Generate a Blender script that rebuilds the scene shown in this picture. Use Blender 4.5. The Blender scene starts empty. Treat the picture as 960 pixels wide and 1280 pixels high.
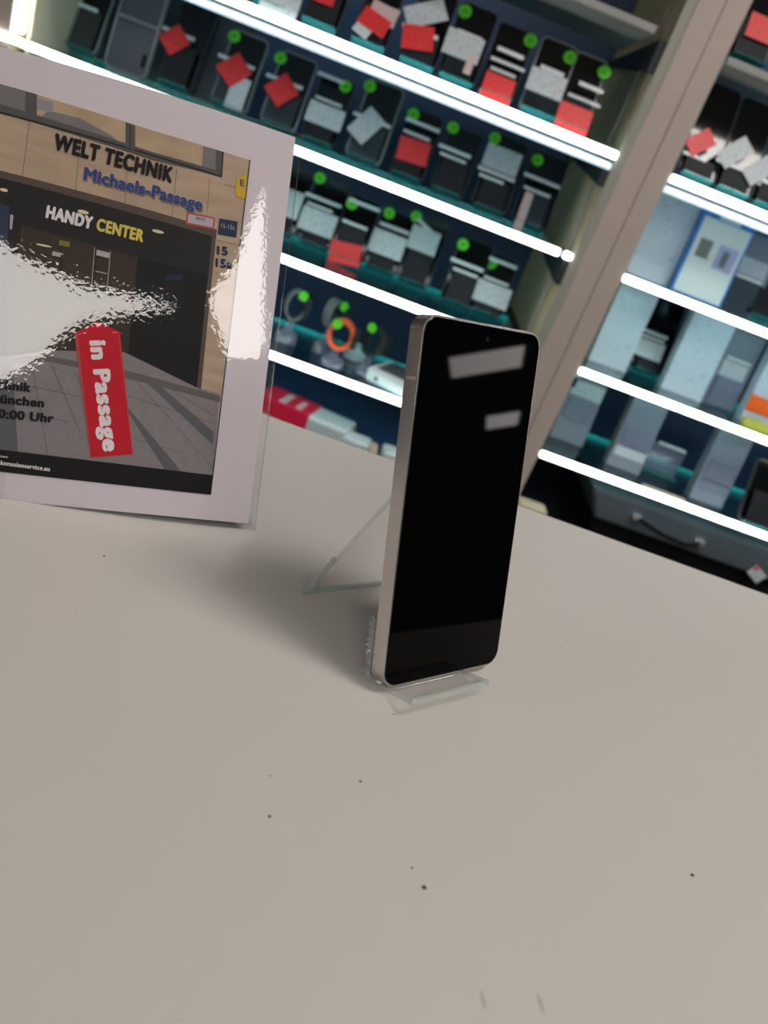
import bpy, bmesh, math, random
from mathutils import Vector, Matrix, noise
random.seed(7)
C = bpy.context.scene.collection
sc = bpy.context.scene
# ---------------------------------------------------------------- camera, world, exposure
cam_d = bpy.data.cameras.new('camera'); cam = bpy.data.objects.new('camera', cam_d); C.objects.link(cam); sc.camera = cam
R_ = Vector((0.9394018, 0.05982472, 0.33755778)); U_ = Vector((-0.33108074, 0.41376946, 0.84804503)); F_ = Vector((0.08893705, 0.90841392, -0.40850258))
cam.matrix_world = Matrix(((R_.x, U_.x, -F_.x, 0), (R_.y, U_.y, -F_.y, 0), (R_.z, U_.z, -F_.z, 0.219), (0, 0, 0, 1)))
cam_d.sensor_fit = 'VERTICAL'; cam_d.sensor_height = 36; cam_d.sensor_width = 27
cam_d.lens = 1033.7 * 36 / 1280
cam_d.clip_start = 0.01; cam_d.clip_end = 60
cam_d.dof.use_dof = True; cam_d.dof.focus_distance = 0.40; cam_d.dof.aperture_fstop = 10.0
w = bpy.data.worlds.new('world'); sc.world = w; w.use_nodes = True
w.node_tree.nodes['Background'].inputs[0].default_value = (0.75, 0.72, 0.75, 1)
w.node_tree.nodes['Background'].inputs[1].default_value = 0.0
sc.view_settings.view_transform = 'Standard'; sc.view_settings.look = 'None'; sc.view_settings.gamma = 1
sc.view_settings.use_curve_mapping = False; sc.view_settings.exposure = 0.0
PANEL = 9.0        # radiance of the ceiling panels
LED = 6.3          # radiance of the shelf strips
CEIL = 1.75; FLOOR = -0.95

# ---------------------------------------------------------------- materials
def mat(name, col=(.5, .5, .5), rough=.5, metal=0, spec=.5, coat=0, emit=None, es=1, noise_amt=0, noise_scale=20, bump=0, bump_scale=200):
    m = bpy.data.materials.new(name); m.use_nodes = True; nt = m.node_tree; b = nt.nodes['Principled BSDF']
    b.inputs['Base Color'].default_value = (*col, 1); b.inputs['Roughness'].default_value = rough
    b.inputs['Metallic'].default_value = metal; b.inputs['Specular IOR Level'].default_value = spec
    b.inputs['Coat Weight'].default_value = coat; b.inputs['Coat Roughness'].default_value = .03
    if emit: b.inputs['Emission Color'].default_value = (*emit, 1); b.inputs['Emission Strength'].default_value = es
    tc = nt.nodes.new('ShaderNodeTexCoord')
    if noise_amt:
        n = nt.nodes.new('ShaderNodeTexNoise'); n.inputs['Scale'].default_value = noise_scale; n.inputs['Detail'].default_value = 4
        r = nt.nodes.new('ShaderNodeMapRange'); r.inputs[3].default_value = 1 - noise_amt; r.inputs[4].default_value = 1 + noise_amt
        mx = nt.nodes.new('ShaderNodeVectorMath'); mx.operation = 'SCALE'; mx.inputs[0].default_value = col
        nt.links.new(tc.outputs['Object'], n.inputs['Vector']); nt.links.new(n.outputs['Fac'], r.inputs[0])
        nt.links.new(r.outputs[0], mx.inputs['Scale']); nt.links.new(mx.outputs[0], b.inputs['Base Color'])
    if bump:
        n = nt.nodes.new('ShaderNodeTexNoise'); n.inputs['Scale'].default_value = bump_scale
        bp = nt.nodes.new('ShaderNodeBump'); bp.inputs['Strength'].default_value = bump; bp.inputs['Distance'].default_value = .0005
        nt.links.new(tc.outputs['Object'], n.inputs['Vector']); nt.links.new(n.outputs['Fac'], bp.inputs['Height']); nt.links.new(bp.outputs[0], b.inputs['Normal'])
    return m
def clear(name, tint=(.9, .97, .95), ior=1.49, rough=.0, haze=0, haze_col=(.8, .9, .9), bump=0, bump_scale=300, bump_dist=.0003):
    """thin clear plastic or glass: tinted see-through plus a Fresnel mirror, optionally a little white haze"""
    m = bpy.data.materials.new(name); m.use_nodes = True; nt = m.node_tree; nt.nodes.clear()
    out = nt.nodes.new('ShaderNodeOutputMaterial'); t = nt.nodes.new('ShaderNodeBsdfTransparent'); t.inputs[0].default_value = (*tint, 1)
    g = nt.nodes.new('ShaderNodeBsdfGlossy'); g.inputs['Roughness'].default_value = rough; g.inputs['Color'].default_value = (1, 1, 1, 1)
    fr = nt.nodes.new('ShaderNodeFresnel'); fr.inputs['IOR'].default_value = ior; mx = nt.nodes.new('ShaderNodeMixShader')
    ge = nt.nodes.new('ShaderNodeNewGeometry'); io = nt.nodes.new('ShaderNodeMapRange')      # the back side of a sheet mirrors no more than its front
    io.inputs[3].default_value = ior; io.inputs[4].default_value = 1 / ior; nt.links.new(ge.outputs['Backfacing'], io.inputs[0]); nt.links.new(io.outputs[0], fr.inputs['IOR'])
    nt.links.new(fr.outputs[0], mx.inputs[0]); nt.links.new(g.outputs[0], mx.inputs[2])
    src = t
    if haze:
        d = nt.nodes.new('ShaderNodeBsdfDiffuse'); d.inputs[0].default_value = (*haze_col, 1); m2 = nt.nodes.new('ShaderNodeMixShader'); m2.inputs[0].default_value = haze
        nt.links.new(t.outputs[0], m2.inputs[1]); nt.links.new(d.outputs[0], m2.inputs[2]); src = m2
    nt.links.new(src.outputs[0], mx.inputs[1]); nt.links.new(mx.outputs[0], out.inputs[0])
    if bump:
        tc = nt.nodes.new('ShaderNodeTexCoord'); n = nt.nodes.new('ShaderNodeTexNoise'); n.inputs['Scale'].default_value = bump_scale; n.inputs['Detail'].default_value = 1
        bp = nt.nodes.new('ShaderNodeBump'); bp.inputs['Strength'].default_value = bump; bp.inputs['Distance'].default_value = bump_dist
        nt.links.new(tc.outputs['Object'], n.inputs['Vector']); nt.links.new(n.outputs['Fac'], bp.inputs['Height'])
        nt.links.new(bp.outputs[0], g.inputs['Normal']); nt.links.new(bp.outputs[0], fr.inputs['Normal'])
    return m
def printed(name, col, ink, sx, sz, lo=.55, band=4.0, amt=.6):
    """a label with small blurred print: bands of broken dark marks"""
    m = mat(name, col, .45); nt = m.node_tree; b = nt.nodes['Principled BSDF']
    tc = nt.nodes.new('ShaderNodeTexCoord'); mp = nt.nodes.new('ShaderNodeMapping'); mp.inputs['Scale'].default_value = (sx, 1, sz)
    n = nt.nodes.new('ShaderNodeTexNoise'); n.inputs['Scale'].default_value = 1; n.inputs['Detail'].default_value = 1
    r = nt.nodes.new('ShaderNodeMapRange'); r.inputs[1].default_value = lo; r.inputs[2].default_value = lo + .08; r.inputs[4].default_value = amt
    mx = nt.nodes.new('ShaderNodeMix'); mx.data_type = 'RGBA'; mx.inputs[6].default_value = (*col, 1); mx.inputs[7].default_value = (*ink, 1)
    L = nt.links.new; L(tc.outputs['Object'], mp.inputs[0]); L(mp.outputs[0], n.inputs['Vector']); L(n.outputs['Fac'], r.inputs[0]); L(r.outputs[0], mx.inputs[0]); L(mx.outputs[2], b.inputs['Base Color'])
    return m
M = {}
M['counter'] = mat('counter_laminate', (.575, .545, .512), .32, spec=.4, noise_amt=.015, noise_scale=9)
M['counter_side'] = mat('counter_side', (.12, .11, .10), .6)
M['ceiling'] = mat('ceiling_board', (.30, .29, .27), .9)
M['floor'] = mat('floor_dark', (.10, .08, .06), .5, noise_amt=.2)
M['wall'] = mat('wall_brown', (.16, .12, .09), .8, noise_amt=.1)
M['navy'] = mat('navy_back_panel', (.032, .074, .170), .45, noise_amt=.08, noise_scale=5)
M['post'] = mat('post_laminate', (.60, .515, .465), .5, noise_amt=.05, noise_scale=12)
M['post_edge'] = mat('post_edge_strip', (.42, .43, .37), .4)
M['olive'] = mat('side_panel_olive', (.86, .69, .43), .6, noise_amt=.08, noise_scale=6)
M['seam'] = mat('post_seam', (.12, .10, .09), .7)
M['led'] = mat('led_diffuser', (.9, .9, .9), .4, emit=(.97, 1.0, .95), es=LED)
M['underside_glow'] = mat('underside_glow_blue', (.9, .9, .9), .4, emit=(.42, .66, .86), es=.80)  # no lamp: bluish glow of the glass underside, put in as emission
M['alu'] = mat('brushed_aluminium', (.55, .56, .56), .35, metal=.7)
M['grey_edge'] = mat('grey_shelf_edge', (.42, .43, .42), .5)
M['glass'] = clear('shelf_glass', (.62, .82, .84), 1.52, 0)
M['glass_edge'] = mat('glass_edge_own_glow', (.10, .75, .72), .3, emit=(.04, .62, .58), es=.48)   # strip light leaving the pane, put in as a glow of the material
M['underside'] = mat('underside_glow_tint', (.62, .80, .95), .4)  # pale blue stands for the bright look of the glass from below
M['bracket'] = mat('bracket_black', (.025, .03, .032), .5)
M['screen'] = mat('phone_screen_glass', (.0015, .0015, .0018), .02, spec=.09, coat=0)
M['frame'] = mat('phone_frame_silver', (.62, .58, .56), .24, metal=.9, bump=.05, bump_scale=900)
M['antenna'] = mat('antenna_band', (.42, .40, .39), .5)
M['lens'] = mat('camera_lens', (.004, .004, .012), .05)
M['acrylic'] = clear('clear_acrylic', (.985, .99, .99), 1.42, .01)
M['acrylic_edge'] = clear('clear_acrylic_edge', (.78, .83, .82), 1.49, .05, haze=.25, haze_col=(.85, .92, .90))
M['film_bits'] = clear('crumpled_clear_film', (.8, .86, .87), 1.6, .05, haze=.15, bump=.8, bump_scale=400, bump_dist=.001)
M['display_body'] = mat('display_phone_body', (.05, .05, .055), .3)
M['display_screen'] = mat('display_phone_screen', (.003, .003, .004), .12)
M['case_clear'] = clear('clear_case_edge', (.6, .68, .7), 1.5, .2, haze=.6, haze_col=(.42, .46, .48))
M['smoked'] = mat('charcoal_panel', (.022, .024, .030), .5, spec=.15, noise_amt=.1, noise_scale=40)
M['clearpanel'] = clear('clear_front_panel', (.75, .8, .82), 1.5, .05, haze=.07, haze_col=(.20, .23, .26))
M['lip'] = mat('frosted_lip', (.78, .86, .90), .3)
M['teal'] = clear('teal_acrylic_ledge', (.5, .8, .8), 1.5, .1, haze=.4, haze_col=(.10, .45, .45))
M['green'] = mat('green_sticker', (.14, .85, .03), .5); M['green_mark'] = mat('green_mark', (.06, .40, .02), .5)
M['R'] = printed('red_price_tag', (.85, .035, .04), (.45, .01, .015), 9, 8, amt=.4)
M['W'] = printed('white_price_tag', (.60, .68, .73), (.12, .16, .20), 13, 7, lo=.55, amt=.32)
M['pale'] = printed('pale_label_print', (.55, .62, .67), (.2, .25, .3), 250, 400, lo=.52)
M['P'] = mat('pale_pink_tag', (.72, .55, .55), .5)
M['box_white'] = printed('white_box_print', (.56, .68, .80), (.30, .38, .45), 60, 260, lo=.62, amt=.7)
M['box_grey'] = mat('grey_box', (.20, .24, .30), .4, noise_amt=.12, noise_scale=14)
M['box_blue'] = mat('blue_border', (.02, .20, .62), .4)
M['box_dark'] = mat('dark_grey_box', (.085, .09, .115), .5, noise_amt=.06)
M['orange'] = mat('orange_card', (.90, .14, .01), .5); M['yellow'] = mat('yellow_green', (.40, .42, .05), .4, noise_amt=.3, noise_scale=60)
M['red_box'] = mat('red_box', (.80, .02, .07), .4); M['white_plain'] = mat('white_plain', (.62, .74, .76), .4)
M['photo_a'] = mat('box_picture_grey', (.15, .19, .18), .5, noise_amt=.5, noise_scale=90); M['photo_b'] = mat('box_picture_lilac', (.36, .42, .68), .5, noise_amt=.1)
M['grey_case'] = mat('tool_case_grey', (.075, .095, .11), .5); M['black'] = mat('black_plastic', (.008, .008, .01), .6, spec=.1)
M['chrome'] = mat('handle_chrome', (.75, .8, .82), .2, metal=.8)
M['orange_band'] = mat('orange_watch_band', (.95, .17, .06), .4); M['dark_band'] = mat('dark_watch_band', (.03, .035, .035), .4); M['grey_band'] = mat('grey_watch_band', (.22, .25, .25), .4)
M['cable'] = mat('grey_cable', (.45, .44, .42), .5); M['cream'] = mat('cream_board', (.62, .58, .42), .6)
M['smudge'] = mat('smudge', (.44, .41, .38), .5)
M['tan'] = mat('tan_tag', (.62, .50, .38), .5); M['crumb'] = mat('crumb', (.10, .09, .08), .9); M['lilac'] = clear('clear_blister', (.7, .75, .85), 1.5, .1, haze=.3, haze_col=(.45, .5, .62))

# ---------------------------------------------------------------- helpers
def tag(o, label=None, cat=None, group=None, kind=None):
    if label: o['label'] = label
    if cat: o['category'] = cat
    if group: o['group'] = group
    if kind: o['kind'] = kind
    return o
def empty(name, loc=(0, 0, 0), rot=(0, 0, 0), label=None, cat=None, group=None):
    o = bpy.data.objects.new(name, None); C.objects.link(o); o.location = loc; o.rotation_euler = rot; o.empty_display_size = .01
    return tag(o, label, cat, group)
def obj(name, bm, m, parent=None, smooth=False):
    me = bpy.data.meshes.new(name); bmesh.ops.recalc_face_normals(bm, faces=bm.faces[:]); bm.to_mesh(me); bm.free()
    ms = m if isinstance(m, (list, tuple)) else [m]
    for x in ms: me.materials.append(x)
    if smooth:
        for p in me.polygons: p.use_smooth = True
    o = bpy.data.objects.new(name, me); C.objects.link(o)
    if parent: o.parent = parent
    return o
def box(bm, lo, hi, bev=0, mi=0, seg=2):
    x0, y0, z0 = lo; x1, y1, z1 = hi
    vs = [bm.verts.new(v) for v in ((x0, y0, z0), (x1, y0, z0), (x1, y1, z0), (x0, y1, z0), (x0, y0, z1), (x1, y0, z1), (x1, y1, z1), (x0, y1, z1))]
    fs = [bm.faces.new([vs[i] for i in q]) for q in ((0, 3, 2, 1), (4, 5, 6, 7), (0, 1, 5, 4), (1, 2, 6, 5), (2, 3, 7, 6), (3, 0, 4, 7))]
    for f in fs: f.material_index = mi
    if bev:
        es = list({e for f in fs for e in f.edges}); bmesh.ops.bevel(bm, geom=es, offset=bev, segments=seg, affect='EDGES', profile=.5, clamp_overlap=True)
    return bm
def B(lo, hi, bev=0): return box(bmesh.new(), lo, hi, bev)
def rrect(w, h, r, n=6):
    """rounded rectangle outline in x,z from (0,0) to (w,h)"""
    pts = []
    for cx, cz, a0 in ((w - r, r, -90), (w - r, h - r, 0), (r, h - r, 90), (r, r, 180)):
        for i in range(n + 1):
            a = math.radians(a0 + 90 * i / n); pts.append((cx + r * math.cos(a), cz + r * math.sin(a)))
    return pts
def slab(pts, y0, y1, bev=0, seg=2):
    """outline in x,z given thickness from y0 (front) to y1"""
    bm = bmesh.new(); a = [bm.verts.new((x, y0, z)) for x, z in pts]; b = [bm.verts.new((x, y1, z)) for x, z in pts]; n = len(pts)
    f0 = bm.faces.new(a); f1 = bm.faces.new(b[::-1])
    for i in range(n): bm.faces.new((a[i], b[i], b[(i + 1) % n], a[(i + 1) % n]))
    if bev: bmesh.ops.bevel(bm, geom=list({e for f in (f0, f1) for e in f.edges}), offset=bev, segments=seg, affect='EDGES', clamp_overlap=True)
    return bm
def ring(outer, inner, y0, y1):
    bm = bmesh.new(); n = len(outer); V = [[bm.verts.new((x, y, z)) for x, z in pts] for pts in (outer, inner) for y in (y0, y1)]
    o0, o1, i0, i1 = V
    for k in range(n):
        j = (k + 1) % n
        bm.faces.new((o0[k], o0[j], o1[j], o1[k])); bm.faces.new((i0[k], i1[k], i1[j], i0[j])); bm.faces.new((o0[k], i0[k], i0[j], o0[j])); bm.faces.new((o1[k], o1[j], i1[j], i1[k]))
    return bm
def tube(pts, r, n=8, cap=True):
    bm = bmesh.new(); rings = []
    for i, p in enumerate(pts):
        p = Vector(p); d = (Vector(pts[min(i + 1, len(pts) - 1)]) - Vector(pts[max(i - 1, 0)])).normalized()
        a = d.orthogonal().normalized() if not rings else (pa - d * pa.dot(d)).normalized(); pa = a; b = d.cross(a)
        rings.append([bm.verts.new(p + r * (math.cos(t) * a + math.sin(t) * b)) for t in [2 * math.pi * k / n for k in range(n)]])
    for u, v in zip(rings, rings[1:]):
        for k in range(n): bm.faces.new((u[k], u[(k + 1) % n], v[(k + 1) % n], v[k]))
    if cap: bm.faces.new(rings[0][::-1]); bm.faces.new(rings[-1])
    return bm
def disc(cx, cz, r, y0, y1, n=20): return slab([(cx + r * math.cos(2 * math.pi * k / n), cz + r * math.sin(2 * math.pi * k / n)) for k in range(n)], y0, y1)
def link_copy(o, parent=None):
    c = o.copy(); C.objects.link(c); c.parent = parent
    return c
def st(name, bm, m, parent=None):
    o = obj(name, bm, m, parent)
    if not parent: o['kind'] = 'structure'
    return o

# ---------------------------------------------------------------- room shell
st('floor', B((-4, -5, FLOOR - .05), (12, 3, FLOOR)), M['floor'])
st('ceiling', B((-4, -5, CEIL + .02), (12, 3, CEIL + .07)), M['ceiling'])
st('wall_right', B((12, -5, FLOOR), (12.1, 3, CEIL + .02)), M['wall'])
st('wall_back', B((-4, 2.06, FLOOR), (12, 2.16, CEIL + .02)), M['wall'])
st('wall_left', B((-4.1, -5, FLOOR), (-4, 3, CEIL + .02)), M['wall'])
st('wall_front', B((-4, -5.1, FLOOR), (12, -5, CEIL + .02)), M['wall'])
def ceiling_light(cx, cy, sx, sy, rad, label, turn=0):
    t = empty('ceiling_light', (cx, cy, CEIL), (0, 0, math.radians(turn)), label=label, cat='ceiling light', group='square ceiling light panels')
    m = mat('light_panel', (.9, .9, .9), .5, emit=(1.0, .94, .88), es=rad)
    obj('diffuser', B((-sx / 2, -sy / 2, .002), (sx / 2, sy / 2, .012)), m, t)
    bm = bmesh.new(); f = .015
    for lo, hi in (((-sx / 2 - f, -sy / 2 - f, 0), (sx / 2 + f, -sy / 2, .02)), ((-sx / 2 - f, sy / 2, 0), (sx / 2 + f, sy / 2 + f, .02)), ((-sx / 2 - f, -sy / 2, 0), (-sx / 2, sy / 2, .02)), ((sx / 2, -sy / 2, 0), (sx / 2 + f, sy / 2, .02))): box(bm, lo, hi)
    obj('frame', bm, M['grey_edge'], t)
for a in ((.88, .30, .6, .6, PANEL * 2.1, 'ceiling panel above the counter that throws the phone shadow'),
          (-2.2, -.4, .6, .6, PANEL * .8, 'unseen ceiling panel added for fill light, behind the camera on the left'),  # added for ambient fill, out of view
          (6.0, .65, .6, .56, 11, 'ceiling panel mirrored near the top of the phone screen'),
          (8.4, .84, .7, .34, 11, 'ceiling panel mirrored lower and smaller in the phone screen')):
    ceiling_light(*a)
def glare_light(pts, label):  # unseen lights, outlines shaped to give the poster its glare
    cx = sum(p[0] for p in pts) / len(pts); cy = sum(p[1] for p in pts) / len(pts)
    t = empty('ceiling_light', (cx, cy, CEIL), label=label, cat='ceiling light')
    def flat(k, z0, z1):
        bm = bmesh.new(); u = [bm.verts.new(((x - cx) * k, (y - cy) * k, z0)) for x, y in pts]; v = [bm.verts.new(((x - cx) * k, (y - cy) * k, z1)) for x, y in pts]; n = len(pts)
        bm.faces.new(u); bm.faces.new(v[::-1])
        for i in range(n): bm.faces.new((u[i], v[i], v[(i + 1) % n], u[(i + 1) % n]))
        return bm
    obj('diffuser', flat(1, .002, .010), mat('light_panel', (.9, .9, .9), .5, emit=(1.0, .94, .90), es=PANEL * 1.3), t)
    obj('frame', flat(1.04, .0105, .018), M['grey_edge'], t)
glare_light([(-.45, -1.88), (.20, -1.83), (.62, -1.74), (1.25, -1.42), (.72, -1.95), (.56, -2.42), (.36, -2.75), (-.45, -2.75)], 'unseen ceiling light with an outline made up for the glare across the left of the poster')
glare_light([(1.28, -.60), (1.47, -.73), (2.02, -1.10), (2.17, -1.39), (2.18, -1.52), (1.72, -1.33), (1.42, -1.22), (1.42, -.95)], 'unseen ceiling light with an outline made up for the glare at the right margin of the poster')

# ---------------------------------------------------------------- display wall
Z = {'upper': .47, 'top': .289, 'second': .118, 'third': -.0575, 'fourth': -.230}
YF, YB = 1.50, 2.0
st('wall_cabinet', B((-1.1, YB, -.9), (1.6, YB + .03, 1.0)), M['navy'])
def post(x0, x1, name, label):
    t = empty(name, ((x0 + x1) / 2, YF, -.9), label=label, cat='post'); w = (x1 - x0) / 2
    obj('core', B((-w + .004, .006, 0), (w - .002, YB - YF, 1.9)), M['olive'], t)
    obj('front_board', B((-w + .016, -.004, 0), (w, .006, 1.9), .0015), M['post'], t)
    obj('edge_strip', B((-w, -.002, 0), (-w + .016, .006, 1.9), .001), M['post_edge'], t)
    obj('seam', B((w - .0375, -.0046, 0), (w - .036, -.0035, 1.9)), M['seam'], t)
    return t
post(.288, .381, 'cabinet_post', 'taupe upright post with a dark seam between the two shelf cases')
post(-.82, -.705, 'cabinet_post', 'upright post at the far left end of the shelf case')
def led_shelf(x0, x1, key, label, lit=True, over=0):
    z = Z[key]; t = empty('glass_shelf', ((x0 + x1) / 2, YF, z), label=label, cat='shelf'); w = (x1 - x0) / 2
    obj('glass_pane', B((-w, .002, -.004), (w, .25, .004)), M['glass'], t)
    tag(obj('back_edge', B((-w, .2505, -.004), (w, .2535, .004)), M['glass_edge'], t), 'rear glass edge with a turquoise glow put in')
    bm = B((-w - over, -.0085 if over else -.007, -.0060), (w, -.0046 if over else .001, .0060), .0018)
    tag(obj('light_strip' if lit else 'front_rail', bm, M['led'] if lit else M['grey_edge'], t), 'glowing light strip' if lit else 'unlit grey rail')
    if key == 'top': tag(obj('underside_glow_bar', B((-w, .003, -.0235), (w, .009, -.0130), .001), M['underside_glow'], t), 'added bluish glow bar imitating the bright shelf underside')  # added glowing bar, imitates the lit underside of the pane
    if z > .2: obj('underside_sheet', B((-w, .004, -.0062), (w, .25, -.0047)), M['underside'] if lit else M['grey_edge'], t)
    return t
names = {'upper': 'top', 'top': 'second from top', 'second': 'third from top', 'third': 'fourth from top', 'fourth': 'lowest'}
for k in ('upper', 'top', 'second', 'third', 'fourth'):
    led_shelf(-.703, .262 if k != 'top' else .286, k, ('unlit grey edged glass shelf, ' if k == 'upper' else 'glass shelf with glowing front strip, ') + names[k] + ', left of the post', k != 'upper', .06 if k == 'second' else 0)
    led_shelf(.384, 1.25, k, ('unlit grey edged glass shelf, ' if k == 'upper' else 'glass shelf with glowing front strip, ') + names[k] + ', right of the post', k != 'upper')
obj_l = obj('light_strip_stub', B((.270, YF - .007, Z['second'] - .0060), (.286, YF + .001, Z['second'] + .0060), .003), M['led']); tag(obj_l, 'short glowing stub between the third shelf strip and the post', 'light')
for k in ('upper', 'top', 'second', 'third', 'fourth'):
    z = Z[k] - .0065
    bm = bmesh.new(); pts = [(YF + .004, z), (YF + .004, z - (.045 if k != 'upper' else .05)), (YF + .05, z - .040), (YB - .03, z - .004), (YB - .03, z)]
    a = [bm.verts.new((.2765, y, q)) for y, q in pts]; b = [bm.verts.new((.2915, y, q)) for y, q in pts]
    bm.faces.new(a); bm.faces.new(b[::-1])
    for i in range(5): bm.faces.new((a[i], b[i], b[(i + 1) % 5], a[(i + 1) % 5]))
    tag(obj('shelf_bracket', bm, M['bracket']), 'black tapering bracket on the post under the ' + names[k] + ' left shelf', 'bracket', 'black shelf brackets')
tag(obj('light_tube', B((-.703, YF + .002, Z['second'] + .012), (-.688, YF + .014, Z['top'] - .012), .004), M['led']), 'upright glowing tube at the far left end of the case', 'light')
tag(obj('end_board', B((-.688, YF + .02, -.37), (-.682, YB - .002, .8)), M['cream']), 'cream side board at the left end of the shelf case', 'board')
tag(obj('power_cable', tube([(.287, 1.60, .9), (.2865, 1.60, .60), (.2865, 1.61, .47), (.2865, 1.62, .32), (.2865, 1.59, .22), (.2865, 1.56, .12), (.2865, 1.60, .02), (.2865, 1.62, -.2), (.2865, 1.62, -.37)], .0025), M['cable']), 'thin grey cable running down the side of the post', 'cable')
tag(obj('bottom_board', B((-.68, YF - .0, -.395), (.288, YB - .002, -.375)), M['navy']), 'dark base board under the left shelf case', 'board')
tag(obj('bottom_board', B((.384, YF, -.395), (1.25, YB - .002, -.375)), M['black']), 'black base board under the right shelf case', 'board')
tag(obj('plinth_block', B((.385, YF - .02, -.394), (.442, YF + .02, -.333), .002), M['cream']), 'small cream block at the foot of the post by the counter edge', 'block')

# ---------------------------------------------------------------- counter
ct = empty('counter', (0, .2, FLOOR), label='large pale beige laminate counter filling the foreground', cat='counter')
obj('worktop', B((-1.6, -1.0, -.04 - FLOOR), (.75, .383, -FLOOR), .0015), M['counter'], ct)
obj('cabinet_body', B((-1.5, -.95, .0), (.70, .34, -.04 - FLOOR)), M['counter_side'], ct)

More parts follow.
